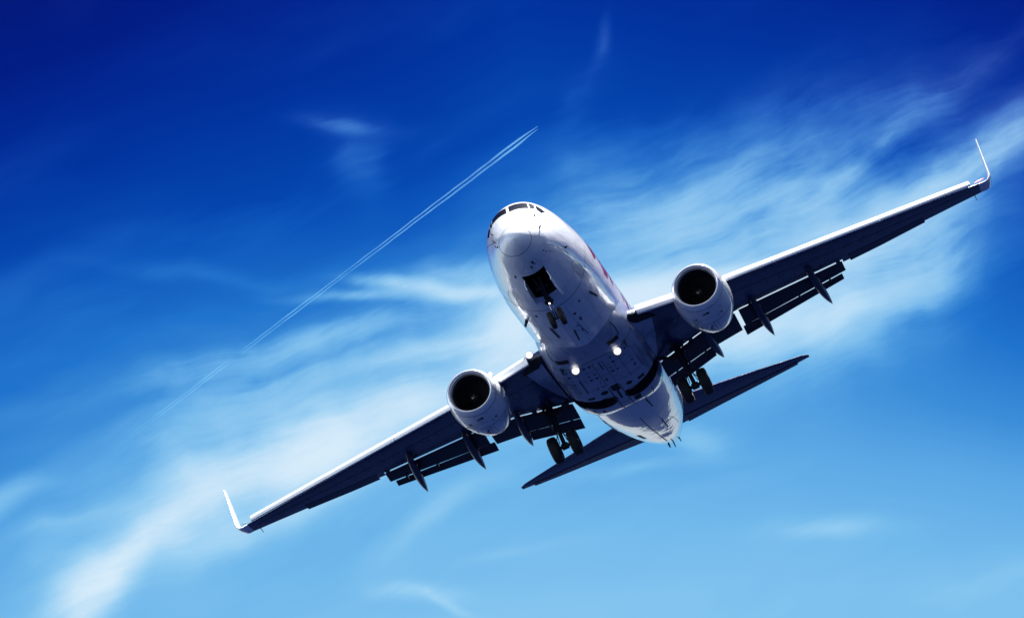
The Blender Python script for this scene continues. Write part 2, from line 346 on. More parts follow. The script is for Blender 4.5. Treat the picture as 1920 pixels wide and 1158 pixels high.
def ribbon(mb, fn, P, wd=.03, mi=1, off=.004, n=None):
    """thin line along a polyline of (x, theta deg); wd in metres"""
    P = np.array(P, float); n = n or max(12, 6 * len(P)); t = np.linspace(0, len(P) - 1, n); i = np.minimum(t.astype(int), len(P) - 2); f = (t - i)[:, None]
    Q = P[i] * (1 - f) + P[i + 1] * f; pts = [fn(x, th * D2) for x, th in Q]; G = []
    for k, (x, th) in enumerate(Q):
        d = pts[min(k + 1, n - 1)] - pts[max(k - 1, 0)]; nn = fnormal(fn, x, th * D2); s = np.cross(d, nn); s = s / max(np.linalg.norm(s), 1e-9)
        c = pts[k] + off * nn; G.append([c - s * wd / 2, c + s * wd / 2])
    mb.grid(G, mi=mi)
def ellipse(x0, t0, rx, rt, n=40, a0=0, a1=360): return [(x0 + rx * math.cos(a * D2), t0 + rt * math.sin(a * D2)) for a in np.linspace(a0, a1, n)]

def cut(o, cutter):
    md = o.modifiers.new('cut', 'BOOLEAN'); md.operation = 'DIFFERENCE'; md.object = cutter; md.solver = 'EXACT'
    dg = bpy.context.evaluated_depsgraph_get(); dg.update()
    me = bpy.data.meshes.new_from_object(o.evaluated_get(dg)); o.modifiers.clear(); old = o.data; nm = old.name
    o.data = me; bpy.data.meshes.remove(old); me.name = nm
    cm = cutter.data; bpy.data.objects.remove(cutter); bpy.data.meshes.remove(cm)
    me.shade_smooth(); me.set_sharp_from_angle(angle=R_(38))
def join_mb(o, mb):
    """append the ribbons of mb to the mesh of o (surface marks of that part)"""
    bm = bmesh.new(); bm.from_mesh(o.data); vs = [bm.verts.new(tuple(np.array(p) - BASE)) for p in mb.v]
    for f, mi in zip(mb.f, mb.m):
        try: fc = bm.faces.new([vs[i] for i in f]); fc.material_index = mi; fc.smooth = True
        except ValueError: pass
    bm.to_mesh(o.data); bm.free()

xs = np.concatenate([np.linspace(0.02, 1, 46) ** 2 * 6.0, np.linspace(6.4, 18, 24), np.linspace(18.4, 32, 44)])
ths = np.linspace(0, 2 * math.pi, 112, endpoint=False)
mb = MB()
G = [[fpt(x, t) for t in ths] for x in xs]
mb.grid(G, True, False, True)
i0 = mb.pts([fpt(0., 0.)])
for j in range(112): mb.face((i0, j, (j + 1) % 112))
FM = ['white', 'line', 'dark', 'red', 'glass']
fus = mb.build('fuselage', FM, root)
# nose gear bay
cb = MB(); cb.prism([(1.72, -.50, -2.4), (1.80, .40, -2.4), (3.55, .42, -2.4), (3.55, -.54, -2.4)], (0, 0, 1.5), 2)
cut(fus, cb.build('cutter', FM, root))
deco = MB()
# seams and marks on the skin
rad = []
for t in range(0, 361, 6):
    rad.append((.52 + .10 * math.sin((t + 100) * D2), t))
ribbon(deco, fpt, rad, .022, n=140)
ribbon(deco, fpt, [(4.82, t) for t in range(196, 341, 4)], .035, n=90)
ribbon(deco, fpt, [(9.45, t) for t in range(205, 330, 4)], .03, n=80)
for x in (3.9, 6.6, 8.1): ribbon(deco, fpt, [(x, t) for t in range(188, 353, 5)], .008, n=80)
for s_ in (236, 304, 262, 278): ribbon(deco, fpt, [(5.0, s_), (9.3, s_)], .008, n=30)
ribbon(deco, fpt, ellipse(4.20, 217, .72, 6.2), .035, mi=0, off=.012, n=70)
ribbon(deco, fpt, ellipse(4.20, 217, .66, 5.2), .014, n=70)
ribbon(deco, fpt, ellipse(4.20, 323, .72, 6.2), .03, mi=0, off=.012, n=70)
ribbon(deco, fpt, ellipse(4.20, 323, .66, 5.2), .014, n=70)
for sgn in (1, -1):                                                   # cabin door outlines
    a = lambda v: 90 + sgn * v
    ribbon(deco, fpt, [(5.05, a(62)), (5.05, a(108)), (5.9, a(109)), (5.9, a(61)), (5.05, a(62))], .016, n=60)
    for k in range(24):                                               # cabin windows
        x = 6.7 + k * .508
        if x < 25: patch(deco, fpt, [(x - .12, a(74)), (x + .12, a(74))], [(x - .12, a(84)), (x + .12, a(84))], 4, na=4, nb=4)
# doors and hatches on the belly, drains and vents
for (x, t, rx, rt) in [(1.17, 261, .10, 2.6), (1.37, 268, .09, 2.0), (1.30, 258, .04, 1.), (1.86, 306, .10, 2.), (1.18, 225, .05, 1.6), (1.37, 223.5, .05, 1.), (1.62, 219, .05, 1.), (5.6, 245, .12, 1.2), (6.2, 258, .10, 2.0), (6.9, 256, .16, 1.6), (7.3, 264, .07, 1.), (7.9, 262, .1, 1.), (5.4, 300, .12, 1.5), (2.79, 203.5, .1, 1.4)]:
    patch(deco, fpt, [(x - rx, t - rt * .6), (x, t - rt), (x + rx, t - rt * .6)], [(x - rx, t + rt * .6), (x, t + rt), (x + rx, t + rt * .6)], 1, na=8)
patch(deco, fpt, [(6.75, 290.6), (7.95, 288.6)], [(6.70, 294.4), (7.95, 292.0)], 1, na=12)          # dark vent slot
ribbon(deco, fpt, [(7.0, 262), (8.6, 259)], .03, n=20)
ribbon(deco, fpt, [(0.95, 275), (1.6, 292), (1.68, 262), (1.55, 245), (.95, 256)], .008, n=50)
ribbon(deco, fpt, [(1.5, 206.5), (2.0, 207.5), (3.1, 209)], .02, n=30)
for k in range(7): ribbon(deco, fpt, [(1.2 + k * .26, 29 - k * 1.9), (1.32 + k * .26, 27.5 - k * 1.9)], .05, n=6)   # static-port row, starboard
# underside of the tail: access panels and vents
patch(deco, fpt, [(23.6, 291), (25.2, 290)], [(23.6, 297), (25.2, 296)], 1, na=8)
ribbon(deco, fpt, [(22.5, 243), (24.0, 236), (26.0, 232)], .02, n=24); ribbon(deco, fpt, [(24.0, 236), (24.4, 222)], .02, n=12)
ribbon(deco, fpt, [(19.5, 270), (24, 270), (28.0, 270)], .045, n=30)
for x in (20.6, 22.8, 25.6, 28.4, 30.4): ribbon(deco, fpt, [(x, t) for t in range(190, 351, 5)], .012, n=60)
# red titles along the port side
patch(deco, fpt, [(6.10, 164), (6.55, 167), (6.95, 174)], [(5.95, 176), (6.25, 186), (6.55, 184)], 3)
patch(deco, fpt, [(7.10, 160), (8.0, 166), (8.85, 174)], [(7.20, 174), (7.75, 190), (8.45, 189)], 3)
patch(deco, fpt, [(9.0, 160), (9.6, 170), (9.55, 180)], [(8.75, 166), (9.0, 182), (9.3, 190)], 3)
patch(deco, fpt, [(10.8, 160), (11.35, 171), (11.45, 186)], [(10.55, 162), (11.1, 174), (11.25, 189)], 3)
patch(deco, fpt, [(11.7, 160), (12.3, 172), (12.25, 190)], [(11.3, 163), (11.75, 176), (11.9, 192)], 3)
patch(deco, fpt, [(12.7, 160), (13.4, 180)], [(12.5, 161), (13.2, 182)], 3)
join_mb(fus, deco)

# cockpit windows
W = [([(2.72, 58.3), (2.44, 85.6)], [(2.29, 54.2), (2.07, 85.0)]), ([(2.44, 89.9), (2.53, 119.3)], [(2.06, 90.4), (2.13, 124.4)]),
     ([(2.59, 120.9), (2.50, 130.4)], [(2.13, 126.0), (2.20, 134.0)]), ([(2.55, 132.0), (2.46, 149.6)], [(2.23, 136.6), (2.17, 146)]),
     ([(2.62, 55.6), (2.52, 49)], [(2.26, 52.6), (2.22, 46.6)]), ([(2.52, 46.6), (2.44, 31)], [(2.25, 44), (2.18, 34)])]
for A, B in W:
    g = MB(); patch(g, fpt, A, B, 0, off=.007, na=16, nb=8); g.build('cockpit_window', 'glass', fus)
    fr = g  # frame strip round the pane is the white skin itself

def blade(mb, p, h, c0, c1, sweep=.3, t=.025, d=(0, 0, -1)):
    """small antenna fin at p hanging along d"""
    p = np.array(p, float); d = np.array(d, float); d /= np.linalg.norm(d); y = np.cross(d, (1, 0, 0)); y /= np.linalg.norm(y)
    mb.prism([p + y * t - d * .05, p + np.array([c0, 0, 0]) + y * t - d * .05, p + np.array([sweep + c1, 0, 0]) + d * h + y * t, p + np.array([sweep, 0, 0]) + d * h + y * t], -2 * t * y)
for (x, t, h, c) in [(6.1, 318, .22, .3), (5.9, 228, .25, .26), (7.5, 270, .3, .34), (22.2, 251, .22, .3), (17.9, 250, .3, .2)]:
    b = MB(); p = fpt(x, t * D2); blade(b, p, h, c, c * .5, d=fnormal(fpt, x, t * D2)); b.build('antenna', 'gear', fus)
for (x, t) in [(1.69, 137), (1.02, 166), (1.70, 43), (1.0, 29), (.76, 11), (2.79, 203)]:
    b = MB(); p = fpt(x, t * D2); n = fnormal(fpt, x, t * D2)
    b.tube([p - n * .02, p + n * .08], [.035, .024], 8); b.tube([p + n * .075 + np.array([.04, 0, 0]), p + n * .08 + np.array([-.12, 0, 0])], [.022, .012], 8); b.build('air_probe', 'line', fus)
b = MB(); p = fpt(29.3, 262 * D2); b.tube([p + (0, 0, .05), p + (.22, .0, -.24)], [.035, .02], 8); b.build('drain_mast', 'gear', fus)
b = MB(); p = fpt(31.0, 235 * D2); b.tube([p + (0, 0, .05), p + (.14, -.02, -.15)], [.035, .02], 8); b.build('drain_mast', 'gear', fus)
b = MB(); p = fpt(30.3, 285 * D2); b.tube([p, p + (.1, .0, -.16)], [.05, .03], 8); b.build('drain_mast', 'gear', fus)
b = MB(); b.lathe((31.98, -.08, 1.15), (1, .0, .06), [(-.05, .19), (.10, .17), (.10, .13), (-.2, .11)], 24); b.build('exhaust_nozzle', 'exh', fus)

# ------------------------------------------------------------------ wing-body fairing with wheel wells
BT = np.array([(8.7, .9, -1.6), (9.3, 1.5, -1.98), (10.2, 1.82, -2.10), (11.4, 1.96, -2.2), (13, 2.0, -2.27), (15.6, 1.98, -2.28), (16.6, 1.93, -2.22), (17.4, 1.82, -2.06), (18.0, 1.62, -1.86), (18.6, 1.3, -1.55), (19.0, .9, -1.2)])
def bpt(x, th):
    wd = pchip(BT[:, 0], BT[:, 1], np.array(x)); zb = pchip(BT[:, 0], BT[:, 2], np.array(x)); c, s = math.cos(th), math.sin(th); e = 2 / 3.1
    sg = lambda v, e: math.copysign(abs(v) ** e, v)
    zc = -.75
    return np.array([float(x), float(wd * sg(c, e)) - .08, float(zc + (zc - zb) * sg(s, e)) if s < 0 else float(zc + .5 * sg(s, e))])
xs = np.concatenate([np.linspace(8.7, 10.2, 12), np.linspace(10.4, 16.4, 26), np.linspace(16.55, 19.0, 24)])
mb = MB(); mb.grid([[bpt(x, t) for t in np.linspace(0, 2 * math.pi, 90, endpoint=False)] for x in xs], True, True, True)
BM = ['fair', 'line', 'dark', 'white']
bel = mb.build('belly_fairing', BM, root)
for s in (1, -1):
    c = MB()
    o = [(14.95, s * .78, -2.7)] + [(15.42 + .66 * math.cos(a * D2), s * (.76 - .60 * math.sin(a * D2)), -2.7) for a in np.linspace(155, 25, 12)] + [(16.02, s * .85, -2.7), (15.75, s * 1.45, -2.7), (15.35, s * 2.4, -2.7), (14.6, s * 2.4, -2.7), (14.7, s * 1.5, -2.7)]
    c.prism([(x_, y_ - .08, z_) for x_, y_, z_ in o], (0, 0, 1.5), 2); cut(bel, c.build('cutter', BM, root))
deco = MB()
def bx(x, y):                                                        # theta for a lateral place on the flat belly
    lo, hi = 181., 359.; f = lambda t: bpt(x, t * D2)[1]
    for _ in range(40):
        m_ = (lo + hi) / 2
        if f(m_) < y: lo = m_
        else: hi = m_
    return lo
def bl(P, wd=.02, n=30, mi=1): ribbon(deco, bpt, [(x, bx(x, y)) for x, y in P], wd, mi, n=n)
def bpatch(P, Q, mi=1): patch(deco, bpt, [(x, bx(x, y)) for x, y in P], [(x, bx(x, y)) for x, y in Q], mi, na=10)
bl([(10.75, -1.9), (10.8, -1), (10.82, 0), (10.8, 1), (10.75, 1.9)], .04, 60)
for y in (.14, -.26): bl([(11.1, y), (13.7, y)], .022)
for x in (11.7, 12.5, 13.6): bl([(x, -1.7), (x, 1.7)], .012, 40)
for y in (-1.5, -.9, .9, 1.55): bl([(11.3, y), (13.8, y)], .014)
bl([(12.2, .94), (13.8, .97)], .045); bl([(14.0, .16), (17.6, .12)], .05); bl([(14.0, -.3), (17.6, -.3)], .04); bl([(16.2, .16), (16.2, -.3)], .04); bl([(16.8, .16), (16.8, -.3)], .04)
bl([(11.2, -.12), (12.0, -.12)], .05); bl([(12.9, .0), (13.2, .0)], .08); bl([(16.1, 1.2), (16.9, 1.15)], .04); bl([(16.2, -1.3), (17.2, -1.2)], .04)
for y in (-1.28, -.62, -.40, .28, .52, 1.22):                          # rows of drains, vents and access plates along the frames
    for k, x in enumerate((11.25, 11.7, 12.1, 12.5, 13.05, 13.6)):
        if (k * 7 + int(abs(y) * 100)) % 5 == 0: continue
        r = .022 + .012 * ((k + int(abs(y) * 50)) % 3); bpatch([(x - r * 2.2, y - r), (x + r * 2.2, y - r)], [(x - r * 2.2, y + r), (x + r * 2.2, y + r)])
for (x, y, a, b_) in [(14.15, -.1, .30, .18), (15.1, -.08, .5, .05), (16.35, -.62, .3, .16), (16.5, .9, .22, .05), (14.5, .98, .12, .14), (14.5, -1.2, .14, .16), (16.15, 1.25, .12, .05)]:
    bpatch([(x - a, y - b_), (x + a, y - b_ * .7)], [(x - a * .8, y + b_), (x + a, y + b_)], 2)
for x, y, r in [(14.3, .40, .2), (14.42, -.12, .2), (14.4, -.66, .17)]:
    P = [(x + r * math.cos(a * D2), y + r * .8 * math.sin(a * D2)) for a in np.linspace(0, 180, 9)]; bpatch(P, [(x_, 2 * y - y_) for x_, y_ in P], 2)
for s, x0 in ((1, 8.95), (-1, 8.95)):                                  # flush ram-air ducts
    bpatch([(10.0, s * .82), (10.32, s * .84)], [(10.0, s * 1.32), (10.32, s * 1.30)], 2)
    bl([(9.2, s * 1.30), (10.1, s * 1.36)], .05)
    bl([(9.2, s * 1.25), (10.1, s * .80)], .02)
join_mb(bel, deco)
for (x, y, z, r, ax) in [(10.93, -1.0, -2.2, .17, (-1, 0, -.22)), (10.95, .80, -2.2, .17, (-1, 0, -.22))]:
    l = MB(); l.lathe((x + .04, y, z), ax, [(-.12, .05), (-.02, r * .9), (.06, r * 1.12), (.075, r * 1.12), (.075, r)], 28)
    h = l.build('landing_light', 'gear', bel)
    l = MB(); l.lathe((x, y, z), ax, [(.0, r), (.05, r * .97), (.10, r * .8), (.135, r * .5), (.15, r * .2), (.152, 0)], 32); l.build('lamp_lens', 'lamp', h)
for (x, y) in [(10.6, 1.3), (10.6, -1.42)]:
    b = MB(); p = bpt(x, bx(x, y) * D2); blade(b, p, .2, .4, .2); b.build('drain_mast', 'line', bel)

# ------------------------------------------------------------------ wings
DIH = math.tan(R_(6.6))
def zp(y): return -1.2 + (abs(y) - 1.88) * DIH
def interp(y, T): return float(np.interp(y, [t[0] for t in T], [t[1] for t in T]))
LEA = [(1.0, 9.7), (1.9, 10.2), (4.3, 11.6), (6.0, 12.4), (16.4, 17.3), (17.2, 17.68)]     # visible leading edge (slats out)
def yt(u, t): return 5 * t * (.2969 * math.sqrt(max(u, 0)) - .126 * u - .3516 * u * u + .2843 * u ** 3 - .1036 * u ** 4)
def section(xl, xc, xt, y, zl, t, s, n=16, tip=None):
    """aerofoil loop: nose xl, full-chord end xc, cut off at xt"""
    c = xc - xl; ue = (xt - xl) / c; us = [ue * (1 - math.cos(math.pi * k / n)) / 2 for k in range(n + 1)]
    up = [(xl + u * c, s * y, zl + c * (1.5 * yt(u, t) + .35 * t * (1 - u) ** 4 * .0)) for u in reversed(us)]
    lo = [(xl + u * c, s * y, zl - c * .42 * yt(u, t) + .0) for u in us[1:]]
    return up + lo
WS = [(1.0, 10.0, 16.5, 17.9, .13), (1.95, 10.6, 16.36, 17.7, .13), (3.0, 11.25, 16.06, 17.6, .128), (4.25, 12.0, 15.76, 17.5, .125), (5.85, 12.85, 15.85, 17.35, .12), (8.0, 13.87, 16.47, 17.75, .115), (10.4, 14.98, 17.18, 18.2, .11)]
WO = [(10.4, 14.98, 17.62, 17.63, .11), (12.0, 15.75, 18.0, 18.01, .108), (14.0, 16.7, 18.36, 18.37, .106), (15.6, 17.45, 18.7, 18.71, .104), (16.7, 17.95, 18.95, 18.96, .10)]
def wpl(x, y, s, off=-.012): return (x, s * y, zp(y) + off)
def under(y, x):
    """z of the wing's lower skin"""
    T = WS if y <= 10.4 else WO
    xl, xc, t = (float(np.interp(y, [q[0] for q in T], [q[i] for q in T])) for i in (1, 3, 4)); u = min(max((x - xl) / (xc - xl), 0), 1)
    return zp(y) - (xc - xl) * .42 * yt(u, t)
def strip(mb, P, wd, s, mi=1, n=20):
    """line on the lower wing skin through (x, y) points"""
    P = np.array(P, float); t = np.linspace(0, len(P) - 1, n); i = np.minimum(t.astype(int), len(P) - 2); f = (t - i)[:, None]; Q = P[i] * (1 - f) + P[i + 1] * f; G = []
    for k in range(n):
        d = Q[min(k + 1, n - 1)] - Q[max(k - 1, 0)]; d /= np.linalg.norm(d); nx, ny = -d[1], d[0]; x, y = Q[k]
        G.append([(x + q * nx * wd / 2, s * (y + q * ny * wd / 2), under(y + q * ny * wd / 2, x + q * nx * wd / 2) - .006) for q in (-1, 1)])
    mb.grid(G, mi=mi)

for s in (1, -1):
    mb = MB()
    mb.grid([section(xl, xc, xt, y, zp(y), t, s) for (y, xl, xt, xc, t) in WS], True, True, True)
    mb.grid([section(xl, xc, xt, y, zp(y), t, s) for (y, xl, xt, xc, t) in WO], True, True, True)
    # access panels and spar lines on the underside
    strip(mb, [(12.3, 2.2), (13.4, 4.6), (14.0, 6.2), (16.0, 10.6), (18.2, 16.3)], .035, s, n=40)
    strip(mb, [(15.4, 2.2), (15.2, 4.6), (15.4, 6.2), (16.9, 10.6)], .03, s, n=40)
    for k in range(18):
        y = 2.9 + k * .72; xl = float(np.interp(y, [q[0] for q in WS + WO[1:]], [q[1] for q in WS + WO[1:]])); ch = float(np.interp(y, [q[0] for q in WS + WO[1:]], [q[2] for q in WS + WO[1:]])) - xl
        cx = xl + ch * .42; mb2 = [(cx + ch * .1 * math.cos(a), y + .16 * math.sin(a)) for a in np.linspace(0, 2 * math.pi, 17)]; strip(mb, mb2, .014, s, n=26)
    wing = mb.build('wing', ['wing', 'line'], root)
    m_ = MB(); A_ = [(10.75, 1.9), (11.5, 1.9), (13.0, 1.9), (14.6, 1.9), (15.9, 1.88)]; B_ = [(10.85, 2.25), (11.55, 2.72), (13.0, 2.52), (14.6, 2.22), (15.9, 1.95)]
    G = []
    for (xa, ya), (xb, yb) in zip(A_, B_):
        G.append([(xa + (xb - xa) * t_, s * (ya + (yb - ya) * t_), under(ya + (yb - ya) * t_, xa + (xb - xa) * t_) - .02 - .10 * (1 - t_) ** 2) for t_ in np.linspace(0, 1, 6)])
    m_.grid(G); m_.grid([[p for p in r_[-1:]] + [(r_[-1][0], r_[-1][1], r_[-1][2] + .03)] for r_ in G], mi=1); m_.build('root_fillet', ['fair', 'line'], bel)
    # slats outboard of the engine, in three panels
    prof = [(-.28, -.16), (-.36, -.185), (-.42, -.17), (-.44, -.12), (-.42, -.06), (-.34, .035), (-.22, .13), (-.06, .215), (.14, .28), (.36, .30), (.16, .20), (-.02, .11), (-.14, .02)]
    def slat(y0, y1, k0=1., k1=1., dzz=0., nm='slat', P=prof, mt='slat'):
        m_ = MB(); G = []
        for y in np.linspace(y0, y1, 7):
            k = k0 + (k1 - k0) * (y - y0) / (y1 - y0); G.append([(interp(y, LEA) + .40 + px * k, s * y, zp(y) + .03 + pz * k + dzz) for px, pz in P])
        m_.grid(G, True, True, True); m_.build(nm, mt, wing, smooth=50)
    slat(5.55, 8.9, 1.0, .98); slat(8.93, 12.4, .98, .95); slat(12.43, 16.35, .95, .9)
    kp = [(-.36, -.20), (-.44, -.24), (-.52, -.22), (-.55, -.15), (-.53, -.06), (-.44, .07), (-.30, .18), (-.10, .27), (.12, .32), (-.02, .22), (-.18, .11), (-.28, -.02)]
    slat(2.35, 4.1, 1.1, 1.05, -.02, 'krueger_flap', kp)
    # dark cove at the wing root in front of the leading edge
    m_ = MB(); m_.prism([(10.45, s * 1.84, -1.44), (10.4, s * 1.95, -1.24), (10.75, s * 2.40, -1.22), (11.6, s * 2.9, -1.27), (11.1, s * 2.1, -1.40)], (0, 0, .05)); m_.build('root_seal', 'dark', wing)
    # flaps: main and aft panels inboard and outboard
    def panel(nm, y0, y1, a0, a1, b0, b1, dr, dz0, gap=.075, th=.13, mt='flap', wy=0.0):
        """a: apparent leading line, b: apparent trailing line on the wing plane"""
        m_ = MB(); G = []; k = math.cos(dr) + 2.35 * math.sin(dr)
        for f in np.linspace(0, 1, 6):
            y = y0 + (y1 - y0) * f; xa = a0 + (a1 - a0) * f + gap; xb = b0 + (b1 - b0) * f; off = dz0
            xr = xa + 2.35 * off; c = (xb - xa) / k; row = []
            us = [(1 - math.cos(math.pi * q / 9)) / 2 for q in range(10)]
            for u in reversed(us): row.append((u * c, 1.5 * c * yt(u, th)))
            for u in us[1:]: row.append((u * c, -.5 * c * yt(u, th)))
            G.append([(xr + px * math.cos(dr) + pz * math.sin(dr), s * (y + wy), zp(y) + off - px * math.sin(dr) + pz * math.cos(dr) - .09 * c) for px, pz in row])
        m_.grid(G, True, True, True); return m_.build(nm, mt, wing)
    d1, d2 = R_(24), R_(44)
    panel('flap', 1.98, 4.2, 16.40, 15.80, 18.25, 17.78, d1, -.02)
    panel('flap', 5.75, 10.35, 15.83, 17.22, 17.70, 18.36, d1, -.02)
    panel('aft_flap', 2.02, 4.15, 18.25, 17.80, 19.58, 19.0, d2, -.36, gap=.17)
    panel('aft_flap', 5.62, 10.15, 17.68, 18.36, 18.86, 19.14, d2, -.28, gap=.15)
    panel('thrust_gate', 4.25, 5.55, 15.8, 15.85, 17.9, 17.95, R_(14), -.02)
    # hinge brackets between the panels
    for y, xa in ((2.4, 18.1), (3.0, 17.9), (3.8, 17.75), (6.6, 17.7), (8.2, 17.95), (9.6, 18.15)):
        m_ = MB(); m_.prism([(xa - .75, s * y - .04, zp(y) - .2), (xa - .15, s * y - .04, zp(y) - .2), (xa - .2, s * y - .04, zp(y) - .42), (xa - .5, s * y - .04, zp(y) - .50), (xa - .7, s * y - .04, zp(y) - .36)], (0, .08, 0)); m_.build('flap_bracket', 'flap', wing)
    for y, xa in ((2.2, 16.3), (2.9, 16.15), (3.5, 15.95), (4.2, 15.8), (6.3, 16.0), (10.2, 17.15)):
        m_ = MB(); m_.prism([(xa - .2, s * y - .09, zp(y) + .02), (xa + .3, s * y - .09, zp(y) + .02), (xa + .3, s * y - .09, zp(y) - .09), (xa + .1, s * y - .09, zp(y) - .13), (xa - .2, s * y - .09, zp(y) - .06)], (0, .18, 0)); m_.build('slot_fitting', 'flap', wing)
    # aileron, a little below the fixed trailing edge
    m_ = MB(); G = []
    for f in np.linspace(0, 1, 6):
        y = 10.7 + 3.4 * f; xt = float(np.interp(y, [q[0] for q in WO], [q[2] for q in WO])); c = .60 - .14 * f
        G.append([(xt - c + u * (c + .02), s * y, under(y, xt - c) - .012 - u * .03 - .03 * q * (1 - u)) for u, q in ((1, 0), (.5, -.6), (0, -1), (0, .1), (.5, .15))])
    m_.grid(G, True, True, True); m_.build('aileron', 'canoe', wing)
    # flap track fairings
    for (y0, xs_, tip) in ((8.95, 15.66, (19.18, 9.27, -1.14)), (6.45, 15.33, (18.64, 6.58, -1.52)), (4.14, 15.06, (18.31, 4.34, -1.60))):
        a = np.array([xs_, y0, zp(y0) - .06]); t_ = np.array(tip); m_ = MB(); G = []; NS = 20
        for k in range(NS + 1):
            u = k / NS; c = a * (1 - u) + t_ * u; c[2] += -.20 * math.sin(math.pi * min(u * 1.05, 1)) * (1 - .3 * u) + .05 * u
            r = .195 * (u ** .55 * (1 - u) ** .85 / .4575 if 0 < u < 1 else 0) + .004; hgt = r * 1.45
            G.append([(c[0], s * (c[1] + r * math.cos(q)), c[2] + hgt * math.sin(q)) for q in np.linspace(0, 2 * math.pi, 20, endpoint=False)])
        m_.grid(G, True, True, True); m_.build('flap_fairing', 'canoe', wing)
    # winglet
    path = [(16.68, .0, 17.95, 1.0), (16.95, .02, 18.05, .98), (17.12, .09, 18.16, .95), (17.22, .22, 18.27, .92), (17.28, .42, 18.4, .89), (17.32, .8, 18.62, .83), (17.5, 2.52, 19.6, .46)]
    m_ = MB(); G = []; z0 = zp(16.7)
    for k, (y, z, xl, c) in enumerate(path):
        pa, pb = path[max(k - 1, 0)], path[min(k + 1, len(path) - 1)]; dy, dzz = pb[0] - pa[0], pb[1] - pa[1]; L = math.hypot(dy, dzz); ny, nz = -dzz / L, dy / L
        us = [(1 - math.cos(math.pi * q / 9)) / 2 for q in range(10)]; th = .10 if k < 3 else .15; row = []
        for u in reversed(us): row.append((u * c, c * (1.5 if k < 2 else 1.1) * yt(u, th)))
        for u in us[1:]: row.append((u * c, -c * (.42 if k < 2 else .9) * yt(u, th)))
        G.append([(xl + px, s * (y + ny * pz), z0 + z + nz * pz) for px, pz in row])
    m_.grid(G, True, False, True); m_.build('winglet', 'white', wing)
    m_ = MB(); m_.tube([(17.75, s * 16.55, zp(16.6) + .05), (17.86, s * 16.8, zp(16.6) + .09), (18.0, s * 17.0, zp(16.8) + .14)], [.012, .03, .012], 10); m_.build('navigation_light', 'navr' if s < 0 else 'navg', wing)
    m_ = MB(); m_.tube([(18.8, s * 16.4, zp(16.4) - .0), (19.2, s * 16.42, zp(16.4) - .1)], [.02, .012], 6); m_.build('static_wick', 'line', wing)
    # wing-root landing light
    if s < 0: continue
    m_ = MB(); m_.lathe((10.42, s * 2.18, -1.00), (-1, 0, -.18), [(-.15, .13), (.02, .16), (.06, .16)], 24); h = m_.build('root_light', 'gear', wing)
    if s > 0:
        m_ = MB(); m_.lathe((10.38, s * 2.18, -1.0), (-1, 0, -.18), [(0, .16), (.05, .15), (.10, .11), (.13, .05), (.135, 0)], 24); m_.build('lamp_lens', 'lamp', h)

